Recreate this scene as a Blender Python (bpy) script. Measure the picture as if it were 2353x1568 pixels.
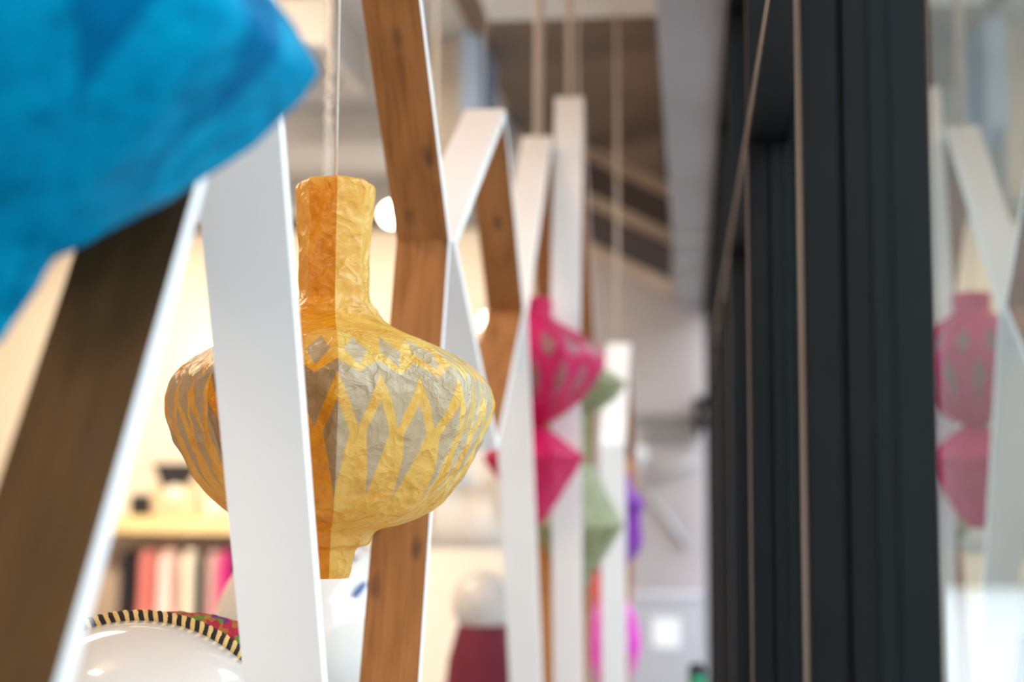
import bpy, bmesh, math, random
from mathutils import Vector, Matrix, Euler, noise

for o in list(bpy.data.objects):
    bpy.data.objects.remove(o)
SC = bpy.context.scene
COL = SC.collection
R = math.radians
random.seed(7)

# ------------------------------------------------------------------ camera
cam_d = bpy.data.cameras.new('camera')
cam_d.lens = 50.0
cam_d.sensor_width = 36.0
cam_d.clip_start = 0.05
cam_d.dof.use_dof = True
cam_d.dof.focus_distance = 1.78
cam_d.dof.aperture_fstop = 1.9
cam = bpy.data.objects.new('camera', cam_d)
COL.objects.link(cam)
cam.location = (0, 0, 1.5)
cam.rotation_euler = (Matrix.Rotation(R(7.1218), 3, 'Z') @ Matrix.Rotation(R(96.001), 3, 'X')
                      @ Matrix.Rotation(R(0.3438), 3, 'Z')).to_euler()
SC.camera = cam

# ------------------------------------------------------------------ sky, lamps, exposure
world = bpy.data.worlds.new('sky')
SC.world = world
world.use_nodes = True
wn = world.node_tree.nodes
wl = world.node_tree.links
bgn = wn['Background']
wtc = wn.new('ShaderNodeTexCoord')
wsep = wn.new('ShaderNodeSeparateXYZ')
wl.new(wtc.outputs['Generated'], wsep.inputs[0])
wr = wn.new('ShaderNodeValToRGB')
wr.color_ramp.elements[0].position = 0.0
wr.color_ramp.elements[0].color = (0.90, 0.93, 0.97, 1)
wr.color_ramp.elements[1].position = 0.8
wr.color_ramp.elements[1].color = (0.76, 0.87, 1.0, 1)
wl.new(wsep.outputs['Z'], wr.inputs[0])
wl.new(wr.outputs[0], bgn.inputs[0])
bgn.inputs[1].default_value = 4.4


def area(name, loc, aim, size, power, color, size_y=None):
    d = bpy.data.lights.new(name, 'AREA')
    d.energy = power
    d.color = color
    d.size = size
    if size_y:
        d.shape = 'RECTANGLE'
        d.size_y = size_y
    o = bpy.data.objects.new(name, d)
    COL.objects.link(o)
    o.location = loc
    o.rotation_euler = (Vector(aim) - Vector(loc)).to_track_quat('-Z', 'Y').to_euler()
    return o


WARM = (1.0, 0.80, 0.58)
NEUT = (1.0, 0.91, 0.82)
area('shop_light', (-1.2, -2.1, 2.3), (-0.5, 2.6, 1.6), 1.2, 24, (1.0, 0.80, 0.64))  # unseen fill lamp added behind the camera for the boards facing it
area('shop_spot', (-1.5, 1.7, 3.3), (-0.45, 3.6, 2.3), 0.25, 8, (1.0, 0.62, 0.34))
area('shop_ceiling_light', (-2.6, 4.2, 3.35), (-2.0, 5.0, 0), 1.0, 46, WARM)
area('back_wall_washer', (-3.6, 9.32, 3.40), (-3.6, 10.5, 1.0), 2.6, 18, (1.0, 0.80, 0.56), 0.2)  # unseen pair added behind the beam to brighten the back wall
area('back_wall_washer', (-1.7, 9.32, 3.40), (-1.6, 10.5, 1.0), 1.4, 10, (1.0, 0.82, 0.62), 0.2)
rs = area('rail_spot', (-2.8, 6.2, 3.3), (-3.6, 10.2, 0.8), 0.25, 18, (1.0, 0.84, 0.64))  # unseen lamp added to brighten the garments under the shelf
rs.data.spread = R(70)

SC.view_settings.view_transform = 'Standard'
SC.view_settings.look = 'None'
SC.view_settings.gamma = 1.0
SC.view_settings.use_curve_mapping = False
SC.view_settings.exposure = 1.12


# ------------------------------------------------------------------ node helpers
class N:
    """a tiny expression builder over math nodes"""
    def __init__(s, t, sock):
        s.t, s.k = t, sock

    def _op(s, op, *a):
        n = s.t.nodes.new('ShaderNodeMath')
        n.operation = op
        for i, v in enumerate((s,) + a):
            if isinstance(v, N):
                s.t.links.new(v.k, n.inputs[i])
            else:
                n.inputs[i].default_value = v
        return N(s.t, n.outputs[0])

    def __add__(s, o): return s._op('ADD', o)
    def __sub__(s, o): return s._op('SUBTRACT', o)
    def __mul__(s, o): return s._op('MULTIPLY', o)
    def __truediv__(s, o): return s._op('DIVIDE', o)
    def rsub(s, o): return s._op('MULTIPLY', -1.0)._op('ADD', o)
    def abs(s): return s._op('ABSOLUTE')
    def frac(s): return s._op('FRACT')
    def floor(s): return s._op('FLOOR')
    def mn(s, o): return s._op('MINIMUM', o)
    def mx(s, o): return s._op('MAXIMUM', o)
    def atan2(s, o): return s._op('ARCTAN2', o)
    def lt(s, o, w=0.02):                      # soft s < o
        d = s.rsub(o) if not isinstance(o, N) else o - s
        n = s.t.nodes.new('ShaderNodeMapRange')
        s.t.links.new(d.k, n.inputs[0])
        n.inputs[1].default_value = -w
        n.inputs[2].default_value = w
        return N(s.t, n.outputs[0])

    def gt(s, o, w=0.02):
        return s.lt(o, w).rsub(1.0)


def new_mat(name):
    m = bpy.data.materials.new(name)
    m.use_nodes = True
    t = m.node_tree
    b = t.nodes['Principled BSDF']
    return m, t, b


def simple(name, color, rough=0.6, metal=0.0, var=0.06, scale=6.0, coat=0.0, bump=0.0, emit=None):
    m, t, b = new_mat(name)
    tc = t.nodes.new('ShaderNodeTexCoord')
    nz = t.nodes.new('ShaderNodeTexNoise')
    nz.inputs['Scale'].default_value = scale
    nz.inputs['Detail'].default_value = 4
    t.links.new(tc.outputs['Object'], nz.inputs['Vector'])
    rp = t.nodes.new('ShaderNodeValToRGB')
    c = Vector(color)
    rp.color_ramp.elements[0].position = 0.3
    rp.color_ramp.elements[1].position = 0.7
    rp.color_ramp.elements[0].color = tuple(c * (1 - var)) + (1,)
    rp.color_ramp.elements[1].color = tuple(min(1, x) for x in c * (1 + var)) + (1,)
    t.links.new(nz.outputs['Fac'], rp.inputs[0])
    t.links.new(rp.outputs[0], b.inputs['Base Color'])
    b.inputs['Roughness'].default_value = rough
    b.inputs['Metallic'].default_value = metal
    b.inputs['Coat Weight'].default_value = coat
    if bump:
        bp = t.nodes.new('ShaderNodeBump')
        bp.inputs['Strength'].default_value = bump
        bp.inputs['Distance'].default_value = 0.01
        t.links.new(nz.outputs['Fac'], bp.inputs['Height'])
        t.links.new(bp.outputs[0], b.inputs['Normal'])
    if emit:
        b.inputs['Emission Color'].default_value = tuple(emit[0]) + (1,)
        b.inputs['Emission Strength'].default_value = emit[1]
    return m


def noise_node(t, vec, scale, detail=3, rough=0.5, dist=0.0):
    n = t.nodes.new('ShaderNodeTexNoise')
    n.inputs['Scale'].default_value = scale
    n.inputs['Detail'].default_value = detail
    n.inputs['Roughness'].default_value = rough
    n.inputs['Distortion'].default_value = dist
    t.links.new(vec, n.inputs['Vector'])
    return n.outputs['Fac']


def ramp(t, fac, stops):
    r = t.nodes.new('ShaderNodeValToRGB')
    e = r.color_ramp.elements
    while len(e) < len(stops):
        e.new(0.5)
    for el, (p, c) in zip(e, stops):
        el.position = p
        el.color = tuple(c) + (1,)
    t.links.new(fac, r.inputs[0])
    return r.outputs[0]


def mixc(t, fac, a, b, mode='MIX'):
    n = t.nodes.new('ShaderNodeMix')
    n.data_type = 'RGBA'
    n.blend_type = mode
    if isinstance(fac, (int, float)):
        n.inputs[0].default_value = fac
    else:
        t.links.new(fac, n.inputs[0])
    for i, v in ((6, a), (7, b)):
        if isinstance(v, tuple):
            n.inputs[i].default_value = v + (1,)
        else:
            t.links.new(v, n.inputs[i])
    return n.outputs[2]


def wood_mat(name, dark, mid, light, knot=0.6):
    m, t, b = new_mat(name)
    uv = t.nodes.new('ShaderNodeUVMap')
    mp = t.nodes.new('ShaderNodeMapping')
    mp.inputs['Scale'].default_value = (2.5, 34, 1)
    t.links.new(uv.outputs[0], mp.inputs[0])
    oi = t.nodes.new('ShaderNodeObjectInfo')
    cmb = t.nodes.new('ShaderNodeCombineXYZ')
    t.links.new((N(t, oi.outputs['Random']) * 40.0).k, cmb.inputs[2])
    t.links.new(cmb.outputs[0], mp.inputs['Location'])
    g = noise_node(t, mp.outputs[0], 2.2, 6, 0.6, 0.6)
    mp2 = t.nodes.new('ShaderNodeMapping')
    mp2.inputs['Scale'].default_value = (4, 14, 1)
    t.links.new(uv.outputs[0], mp2.inputs[0])
    t.links.new(cmb.outputs[0], mp2.inputs['Location'])
    broad = noise_node(t, mp2.outputs[0], 0.8, 3, 0.55, 0.8)
    fac = N(t, g) * 0.55 + N(t, broad) * 0.45
    c = ramp(t, fac.k, [(0.30, dark), (0.5, mid), (0.72, light)])
    mp3 = t.nodes.new('ShaderNodeMapping')
    mp3.inputs['Scale'].default_value = (9, 20, 1)
    t.links.new(uv.outputs[0], mp3.inputs[0])
    t.links.new(cmb.outputs[0], mp3.inputs['Location'])
    vo = t.nodes.new('ShaderNodeTexVoronoi')
    vo.inputs['Scale'].default_value = 1.0
    t.links.new(mp3.outputs[0], vo.inputs['Vector'])
    wob = noise_node(t, mp3.outputs[0], 3.0, 3)
    k = (N(t, vo.outputs['Distance']) + N(t, wob) * 0.22).lt(0.27, 0.10)
    sepc = t.nodes.new('ShaderNodeSeparateColor')
    t.links.new(vo.outputs['Color'], sepc.inputs[0])
    k = k * N(t, sepc.outputs[0]).gt(0.35, 0.1) * knot
    c = mixc(t, k.k, c, (0.085, 0.045, 0.03))
    t.links.new(c, b.inputs['Base Color'])
    b.inputs['Roughness'].default_value = 0.62
    b.inputs['Specular IOR Level'].default_value = 0.15
    bp = t.nodes.new('ShaderNodeBump')
    bp.inputs['Strength'].default_value = 0.15
    bp.inputs['Distance'].default_value = 0.004
    t.links.new(fac.k, bp.inputs['Height'])
    t.links.new(bp.outputs[0], b.inputs['Normal'])
    return m


def paper_mat(name, deep, bright, pale, pattern=None, silver=(0.42, 0.36, 0.25), transl=0.42, spec=0.3, panels=None, crease=1.0):
    """crumpled mulberry paper; pattern = list of (kind, numbers) cut from a second, greyer paper"""
    m, t, b = new_mat(name)
    tc = t.nodes.new('ShaderNodeTexCoord')
    obj = tc.outputs['Object']
    sep = t.nodes.new('ShaderNodeSeparateXYZ')
    t.links.new(obj, sep.inputs[0])
    ang = N(t, sep.outputs['Y']).atan2(N(t, sep.outputs['X']))
    z = N(t, sep.outputs['Z'])
    big = noise_node(t, obj, 14, 5, 0.6, 1.2)
    fine = noise_node(t, obj, 60, 5, 0.65, 0.8)
    # thin crease lines where a noise field crosses its middle value
    c1 = (N(t, noise_node(t, obj, 13, 3, 0.6, 1.1)) - 0.5).abs().lt(0.016, 0.016)
    c2 = (N(t, noise_node(t, obj, 27, 2, 0.6, 0.8)) - 0.5).abs().lt(0.022, 0.022)
    cr = (c1 * 0.9 + c2 * 0.6).mn(1.0) * N(t, noise_node(t, obj, 6, 2)).gt(0.50, 0.08)
    fac = N(t, big) * 0.7 + N(t, fine) * 0.3
    paper = ramp(t, fac.k, [(0.33, deep), (0.5, bright), (0.70, pale)])
    pan = None
    if panels:                       # panels: light and shade painted in by tone, partly overlapping paper layers
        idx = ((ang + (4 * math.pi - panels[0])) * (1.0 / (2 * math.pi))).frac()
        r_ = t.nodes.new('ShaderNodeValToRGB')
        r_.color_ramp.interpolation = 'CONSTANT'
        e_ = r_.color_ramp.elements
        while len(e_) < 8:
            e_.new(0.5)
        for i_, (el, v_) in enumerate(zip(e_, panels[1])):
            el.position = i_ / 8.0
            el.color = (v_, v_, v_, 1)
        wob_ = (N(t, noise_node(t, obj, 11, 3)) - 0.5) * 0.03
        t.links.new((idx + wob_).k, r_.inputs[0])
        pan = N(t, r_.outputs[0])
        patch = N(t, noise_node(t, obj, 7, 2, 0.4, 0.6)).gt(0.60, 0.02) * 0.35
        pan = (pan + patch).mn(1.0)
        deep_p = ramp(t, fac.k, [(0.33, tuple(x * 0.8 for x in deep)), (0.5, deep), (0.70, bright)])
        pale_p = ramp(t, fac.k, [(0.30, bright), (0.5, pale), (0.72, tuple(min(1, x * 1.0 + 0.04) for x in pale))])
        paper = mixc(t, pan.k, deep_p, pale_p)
    paper = mixc(t, (cr * 0.35).k, paper, tuple(deep))
    if pattern:
        n, ph = pattern['n'], pattern['phase']
        fr = ((ang * (n / (2 * math.pi))) + (100.0 + ph)).frac()
        wob = (N(t, noise_node(t, obj, 9, 2)) - 0.5) * 0.010
        zz = z + wob
        c = (fr - 0.5).abs() * 2.0
        mask = None
        for kind, q in pattern['shapes']:
            if kind == 'zig':            # between two zigzags: top z0-a*c, bottom z1-b*c
                a = (zz + c * q[1]).lt(q[0], 0.0012) * (zz + c * q[3]).gt(q[2], 0.0012)
            elif kind == 'lance':        # diamond: top, widest, bottom, half width
                up = (zz.rsub(q[0])) * (q[3] / (q[0] - q[1]))
                dn = (zz - q[2]) * (q[3] / (q[1] - q[2]))
                a = c.lt(up.mn(dn), 0.012)
            else:                        # diamonds at the half period
                a = ((zz - q[0]).abs() * (1.0 / q[1]) + c.rsub(1.0) * (1.0 / q[2])).lt(1.0, 0.03)
            mask = a if mask is None else mask.mx(a)
        sil = ramp(t, fac.k, [(0.33, tuple(x * 0.78 for x in silver)), (0.55, silver), (0.7, tuple(min(1, x * 1.35) for x in silver))])
        if pan is not None:
            sil = mixc(t, pan.k, mixc(t, 0.75, sil, (0.30, 0.17, 0.07)), mixc(t, 0.6, sil, (0.80, 0.76, 0.58)))  # the panels' lit and shaded tones painted into the grey paper too
        paper = mixc(t, (mask * 0.92).k, paper, sil)
    t.links.new(paper, b.inputs['Base Color'])
    b.inputs['Roughness'].default_value = 0.33
    b.inputs['Specular IOR Level'].default_value = spec
    wn_ = t.nodes.new('ShaderNodeTexNoise')
    wn_.inputs['Scale'].default_value = 18
    t.links.new(obj, wn_.inputs['Vector'])
    wv = mixc(t, 0.055, obj, wn_.outputs['Color'])
    vh = []
    for sc_ in (26, 61):
        vo = t.nodes.new('ShaderNodeTexVoronoi')
        vo.inputs['Scale'].default_value = sc_
        t.links.new(wv, vo.inputs['Vector'])
        vh.append(N(t, vo.outputs['Distance']))
    h = N(t, big) * 0.5 + N(t, fine) * 0.25 + cr * 0.14 + vh[0] * 0.9 + vh[1] * 0.45
    bp = t.nodes.new('ShaderNodeBump')
    bp.inputs['Strength'].default_value = 0.55 * crease
    bp.inputs['Distance'].default_value = 0.006
    t.links.new(h.k, bp.inputs['Height'])
    t.links.new(bp.outputs[0], b.inputs['Normal'])
    tr = t.nodes.new('ShaderNodeBsdfTranslucent')
    t.links.new(paper, tr.inputs[0])
    t.links.new(bp.outputs[0], tr.inputs['Normal'])
    mx = t.nodes.new('ShaderNodeMixShader')
    mx.inputs[0].default_value = transl
    t.links.new(b.outputs[0], mx.inputs[1])
    t.links.new(tr.outputs[0], mx.inputs[2])
    t.links.new(mx.outputs[0], t.nodes['Material Output'].inputs[0])
    return m


def glass_mat(name):
    m, t, b = new_mat(name)
    t.nodes.remove(b)
    fr = t.nodes.new('ShaderNodeFresnel')
    fr.inputs[0].default_value = 1.6
    geo = t.nodes.new('ShaderNodeNewGeometry')
    # reflective coating on the faces; the ray leaving the pane is not counted twice
    fac = (N(t, fr.outputs[0]) * 0.60 + 0.30) * N(t, geo.outputs['Backfacing']).rsub(1.0)
    gl = t.nodes.new('ShaderNodeBsdfGlossy')
    gl.inputs['Roughness'].default_value = 0.0
    gl.inputs[0].default_value = (0.80, 0.87, 0.85, 1)
    tp = t.nodes.new('ShaderNodeBsdfTransparent')
    tp.inputs[0].default_value = (0.93, 0.97, 0.97, 1)
    mx = t.nodes.new('ShaderNodeMixShader')
    t.links.new(fac.k, mx.inputs[0])
    t.links.new(tp.outputs[0], mx.inputs[1])
    t.links.new(gl.outputs[0], mx.inputs[2])
    t.links.new(mx.outputs[0], t.nodes['Material Output'].inputs[0])
    return m


# ------------------------------------------------------------------ object helpers
def tag(o, label=None, cat=None, group=None, kind=None):
    if label: o['label'] = label
    if cat: o['category'] = cat
    if group: o['group'] = group
    if kind: o['kind'] = kind
    return o


def empty(name, loc=(0, 0, 0), rz=0.0):
    o = bpy.data.objects.new(name, None)
    o.empty_display_size = 0.05
    COL.objects.link(o)
    o.location = loc
    o.rotation_euler = (0, 0, rz)
    return o


def link(name, bm, mats, parent=None, loc=None, smooth=False, recalc=True):
    if recalc:
        bmesh.ops.recalc_face_normals(bm, faces=bm.faces)
    me = bpy.data.meshes.new(name)
    bm.to_mesh(me)
    bm.free()
    for m in (mats if isinstance(mats, (list, tuple)) else [mats]):
        me.materials.append(m)
    if smooth:
        for p in me.polygons:
            p.use_smooth = True
    o = bpy.data.objects.new(name, me)
    COL.objects.link(o)
    if parent:
        o.parent = parent
    if loc:
        o.location = loc
    return o


def box(bm, lo, hi, mi=0, bev=0.0):
    r = bmesh.ops.create_cube(bm, size=1.0)
    c = [(a + b) / 2 for a, b in zip(lo, hi)]
    s = [abs(b - a) for a, b in zip(lo, hi)]
    for v in r['verts']:
        v.co = Vector((c[0] + v.co.x * s[0], c[1] + v.co.y * s[1], c[2] + v.co.z * s[2]))
    fs = set(f for v in r['verts'] for f in v.link_faces)
    for f in fs:
        f.material_index = mi
    if bev:
        es = set(e for v in r['verts'] for e in v.link_edges)
        bmesh.ops.bevel(bm, geom=list(es), offset=bev, segments=2, affect='EDGES', profile=0.5)
    return bm


def boxo(name, lo, hi, mat, parent=None, bev=0.0):
    return link(name, box(bmesh.new(), lo, hi, 0, bev), mat, parent)


def tube(bm, pts, rad, seg=8, mi=0, caps=True, closed=False):
    pts = [Vector(p) for p in pts]
    n = len(pts)
    rings = []
    up = None
    for i, p in enumerate(pts):
        a = pts[(i - 1) % n] if (closed or i > 0) else p
        b = pts[(i + 1) % n] if (closed or i < n - 1) else p
        d = (b - a).normalized()
        if up is None:
            up = Vector((0, 0, 1)) if abs(d.z) < 0.9 else Vector((1, 0, 0))
        x = (up - d * up.dot(d)).normalized()
        up = x
        y = d.cross(x)
        r = rad[i] if isinstance(rad, (list, tuple)) else rad
        rings.append([bm.verts.new(p + (x * math.cos(2 * math.pi * k / seg) + y * math.sin(2 * math.pi * k / seg)) * r) for k in range(seg)])
    m = n if closed else n - 1
    for i in range(m):
        A, B = rings[i], rings[(i + 1) % n]
        for k in range(seg):
            f = bm.faces.new((A[k], A[(k + 1) % seg], B[(k + 1) % seg], B[k]))
            f.material_index = mi
            f.smooth = True
    if caps and not closed:
        for ring in (rings[0][::-1], rings[-1]):
            bm.faces.new(ring).material_index = mi
    return bm


def lathe(bm, prof, seg=32, c=(0, 0, 0), mi=0, smooth=True, caps=True):
    """prof: (r, z) list from top to bottom"""
    rings = []
    for r, z in prof:
        rings.append([bm.verts.new((c[0] + r * math.cos(2 * math.pi * k / seg), c[1] + r * math.sin(2 * math.pi * k / seg), c[2] + z)) for k in range(seg)])
    for A, B in zip(rings, rings[1:]):
        for k in range(seg):
            f = bm.faces.new((A[k], A[(k + 1) % seg], B[(k + 1) % seg], B[k]))
            f.material_index = mi
            f.smooth = smooth
    if caps:
        for ring in (rings[0], rings[-1]):
            if (ring[0].co - ring[1].co).length > 1e-6:
                bm.faces.new(ring).material_index = mi
    return bm


def catmull(P, n):
    """dense points along a profile"""
    out = []
    for i in range(len(P) - 1):
        p0, p1, p2, p3 = P[max(i - 1, 0)], P[i], P[i + 1], P[min(i + 2, len(P) - 1)]
        for j in range(n):
            s = j / n
            out.append(tuple(0.5 * (2 * b + (c - a) * s + (2 * a - 5 * b + 4 * c - d) * s * s + (3 * b - a - 3 * c + d) * s ** 3)
                             for a, b, c, d in zip(p0, p1, p2, p3)))
    out.append(tuple(P[-1]))
    return out


# ------------------------------------------------------------------ materials
M = {}
M['white_paint'] = simple('white_paint', (0.80, 0.775, 0.77), 0.45, var=0.02, scale=3, bump=0.05)
M['wood'] = wood_mat('bare_pine', (0.17, 0.066, 0.020), (0.32, 0.135, 0.044), (0.41, 0.185, 0.068), 0.85)
M['wood_dark'] = wood_mat('dark_stained_pine', (0.052, 0.026, 0.009), (0.090, 0.045, 0.016), (0.125, 0.062, 0.023))  # pine with shade put into its colour, for the nearest frame
M['black_frame'] = simple('black_powder_coat', (0.004, 0.005, 0.006), 0.55, var=0.15, scale=20)
M['black_frame'].node_tree.nodes['Principled BSDF'].inputs['Specular IOR Level'].default_value = 0.10
M['glass'] = glass_mat('window_glass')
M['wall_warm'] = simple('warm_plaster', (0.80, 0.72, 0.62), 0.8, var=0.03, scale=1.5)
M['wall_grey'] = simple('lilac_grey_plaster', (0.40, 0.365, 0.37), 0.8, var=0.03, scale=1.5)
M['soffit'] = simple('lilac_grey_paint', (0.32, 0.295, 0.31), 0.75, var=0.03, scale=2)
M['ceiling'] = simple('pale_ceiling_paint', (0.62, 0.58, 0.55), 0.85, var=0.03, scale=2)
M['brown_ceiling'] = simple('brown_ceiling_boards', (0.175, 0.118, 0.084), 0.8, var=0.35, scale=1.8)
M['dark_ceiling'] = simple('dark_ceiling_paint', (0.10, 0.075, 0.075), 0.8, var=0.15, scale=2)
M['beam_white'] = simple('white_beam_paint', (0.78, 0.74, 0.70), 0.7, var=0.02)
M['beam_tan'] = simple('tan_timber', (0.52, 0.40, 0.31), 0.7, var=0.1)
M['duct_blue'] = simple('pale_blue_metal', (0.34, 0.47, 0.68), 0.4, var=0.03)
M['duct_grey'] = simple('beige_grey_paint', (0.50, 0.45, 0.38), 0.6, var=0.04)
M['floor'] = simple('grey_concrete_floor', (0.36, 0.33, 0.31), 0.55, var=0.1, scale=2)
M['street'] = simple('pale_paving', (0.26, 0.26, 0.255), 0.8, var=0.1, scale=2)
M['facade'] = simple('grey_brick_facade', (0.20, 0.19, 0.175), 0.85, var=0.15, scale=1)
M['facade_dark'] = simple('dark_brick_facade', (0.035, 0.034, 0.030), 0.9, var=0.2, scale=1)  # for the wall added to hide the sky behind the pane
M['bronze'] = simple('dull_bronze_strip', (0.060, 0.040, 0.030), 0.5, var=0.05)  # brown tone painting a grazing warm reflection on the black frame
M['cord'] = simple('off_white_cord', (0.72, 0.66, 0.58), 0.8, var=0.05, scale=80)
M['cord_brown'] = simple('tan_cord', (0.42, 0.32, 0.26), 0.8, var=0.05, scale=80)
M['steel'] = simple('bright_steel', (0.72, 0.70, 0.66), 0.25, 1.0, var=0.03)
M['gloss_white'] = simple('glossy_white_plastic', (0.70, 0.685, 0.66), 0.10, var=0.01, coat=0.6)
M['shade_pearl'] = simple('pearl_white_plastic', (0.60, 0.58, 0.57), 0.3, var=0.03)
M['maroon'] = simple('maroon_cloth', (0.15, 0.009, 0.028), 0.85, var=0.25, scale=9)
M['shirt_white'] = simple('white_cotton', (0.74, 0.70, 0.65), 0.85, var=0.03)
M['black_cloth'] = simple('black_cloth', (0.018, 0.016, 0.02), 0.85, var=0.2)
M['coral'] = simple('coral_pink_cloth', (0.80, 0.26, 0.24), 0.85, var=0.1)
M['pink_pale'] = simple('pale_pink_cloth', (0.86, 0.60, 0.56), 0.85, var=0.06)
M['cream'] = simple('cream_cloth', (0.86, 0.81, 0.68), 0.85, var=0.05)
M['magenta'] = simple('magenta_cloth', (0.74, 0.03, 0.28), 0.8, var=0.12)
M['red'] = simple('red_cloth', (0.66, 0.03, 0.03), 0.8, var=0.12)
M['blue_cloth'] = simple('blue_cloth', (0.08, 0.30, 0.55), 0.8, var=0.12)
M['yellow_wood'] = simple('pale_yellow_wood', (0.80, 0.62, 0.32), 0.5, var=0.06)
M['lamp'] = simple('lamp_glass', (0.9, 0.9, 0.9), 0.4, emit=((1.0, 0.90, 0.74), 9.0))
M['lamp_soft'] = simple('lamp_opal', (0.9, 0.9, 0.9), 0.4, emit=((1.0, 0.88, 0.70), 3.0))
M['grey_metal'] = simple('grey_metal', (0.20, 0.185, 0.18), 0.5, var=0.05)
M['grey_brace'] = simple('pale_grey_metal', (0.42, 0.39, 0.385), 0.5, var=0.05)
M['lilac_panel'] = simple('lilac_laminate', (0.47, 0.45, 0.50), 0.5, var=0.03)
M['white_card'] = simple('white_card', (0.92, 0.93, 0.95), 0.6, var=0.01)
M['leather_tan'] = simple('cream_leather', (0.66, 0.53, 0.36), 0.5, var=0.08)
M['purple_dark'] = simple('deep_purple_print', (0.10, 0.02, 0.14), 0.4, var=0.1)
M['navy'] = simple('navy_print', (0.03, 0.07, 0.22), 0.4, var=0.1)
M['green_gloss'] = simple('green_gloss', (0.0, 0.26, 0.12), 0.3, var=0.05)
M['rope_black'] = simple('black_rope_strand', (0.015, 0.013, 0.014), 0.8, var=0.2)
M['rope_gold'] = simple('gold_rope_strand', (0.75, 0.52, 0.20), 0.7, var=0.12, scale=60)


def textile_mat():
    m, t, b = new_mat('multicolour_weave')
    uv = t.nodes.new('ShaderNodeUVMap')
    mp = t.nodes.new('ShaderNodeMapping')
    mp.inputs['Scale'].default_value = (64, 12, 1)
    t.links.new(uv.outputs[0], mp.inputs[0])
    vo = t.nodes.new('ShaderNodeTexVoronoi')
    vo.inputs['Scale'].default_value = 1.0
    t.links.new(mp.outputs[0], vo.inputs['Vector'])
    sp = t.nodes.new('ShaderNodeSeparateColor')
    t.links.new(vo.outputs['Color'], sp.inputs[0])
    c = ramp(t, sp.outputs[0], [(0.0, (0.42, 0.01, 0.05)), (0.34, (0.55, 0.015, 0.07)), (0.36, (0.36, 0.13, 0.02)),
                                (0.58, (0.42, 0.18, 0.03)), (0.60, (0.10, 0.22, 0.02)), (0.74, (0.22, 0.30, 0.04)),
                                (0.76, (0.10, 0.02, 0.20)), (0.9, (0.32, 0.02, 0.10))])
    for n in t.nodes:
        if n.type == 'VALTORGB':
            n.color_ramp.interpolation = 'CONSTANT'
    t.links.new(c, b.inputs['Base Color'])
    b.inputs['Roughness'].default_value = 0.9
    bp = t.nodes.new('ShaderNodeBump')
    bp.inputs['Strength'].default_value = 0.6
    bp.inputs['Distance'].default_value = 0.006
    t.links.new(vo.outputs['Distance'], bp.inputs['Height'])
    t.links.new(bp.outputs[0], b.inputs['Normal'])
    return m


M['textile'] = textile_mat()

YELLOW_PATTERN = dict(n=24, phase=0.43, shapes=[
    ('zig', (0.058, 0.018, 0.041, 0.068)),
    ('lance', (0.006, -0.032, -0.112, 0.60)),
    ('half', (0.071, 0.021, 0.66)),
])
CAM_ANG = math.atan2(-1.85, 0.473)
M['paper_yellow'] = paper_mat('yellow_mulberry_paper', (0.78, 0.29, 0.001), (0.88, 0.46, 0.010), (0.96, 0.73, 0.19),
                              YELLOW_PATTERN, (0.46, 0.40, 0.27), 0.42, 0.75,
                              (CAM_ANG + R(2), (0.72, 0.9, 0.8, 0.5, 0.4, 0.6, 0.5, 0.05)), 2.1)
M['paper_blue'] = paper_mat('blue_mulberry_paper', (0.0, 0.17, 0.32), (0.0, 0.37, 0.64), (0.0, 0.58, 0.85),
                            dict(n=10, phase=0.3, shapes=[('half', (0.03, 0.10, 0.7))]), (0.0, 0.20, 0.44), 0.40, 0.04)
PINK_PATTERN = dict(n=16, phase=0.2, shapes=[('lance', (0.01, -0.05, -0.12, 0.45)), ('half', (0.05, 0.045, 0.6))])
M['paper_pink'] = paper_mat('pink_mulberry_paper', (0.52, 0.008, 0.075), (0.66, 0.02, 0.14), (0.78, 0.08, 0.28),
                            PINK_PATTERN, (0.34, 0.20, 0.17), 0.40)
M['paper_green'] = paper_mat('sage_mulberry_paper', (0.26, 0.27, 0.13), (0.36, 0.36, 0.20), (0.50, 0.52, 0.36), None, transl=0.35)
M['paper_purple'] = paper_mat('purple_mulberry_paper', (0.16, 0.02, 0.30), (0.30, 0.04, 0.46), (0.48, 0.16, 0.62), None, transl=0.4)
M['paper_magenta'] = paper_mat('magenta_mulberry_paper', (0.75, 0.04, 0.52), (0.90, 0.08, 0.68), (0.95, 0.25, 0.8), None, transl=0.45)

# ------------------------------------------------------------------ room shell
XW = 0.172          # glass plane
CEIL = 3.5
Y0, Y1 = -2.4, 10.5


def struct(o, label=None):
    o['kind'] = 'structure'
    if label: o['label'] = label
    return o


struct(boxo('floor', (-5.6, Y0, -0.1), (XW + 0.1, Y1 + 0.1, 0.0), M['floor']))
struct(boxo('wall_left', (-5.7, Y0, 0), (-5.6, Y1 + 0.1, CEIL), M['wall_warm']))
struct(boxo('wall_near', (-5.7, Y0 - 0.1, 0), (XW + 0.1, Y0, CEIL), M['wall_warm']))
struct(boxo('wall_far', (-5.6, Y1, 0), (-1.0, Y1 + 0.1, CEIL), M['wall_warm']))
struct(boxo('wall_end', (-1.0, Y1, 0), (XW + 0.1, Y1 + 0.1, CEIL), M['wall_grey']), 'lilac grey end wall beside the last black window frame')
cl = struct(boxo('ceiling', (-5.7, Y0 - 0.1, CEIL), (XW + 0.1, Y1 + 0.1, CEIL + 0.1), M['ceiling']))
boxo('brown_boards', (-0.93, 5.46, CEIL - 0.03), (-0.085, Y1 - 0.005, CEIL - 0.001), M['brown_ceiling'], cl)
boxo('dark_recess', (-5.59, 9.25, CEIL - 0.03), (-0.95, Y1 - 0.005, CEIL - 0.001), M['dark_ceiling'], cl)
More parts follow.
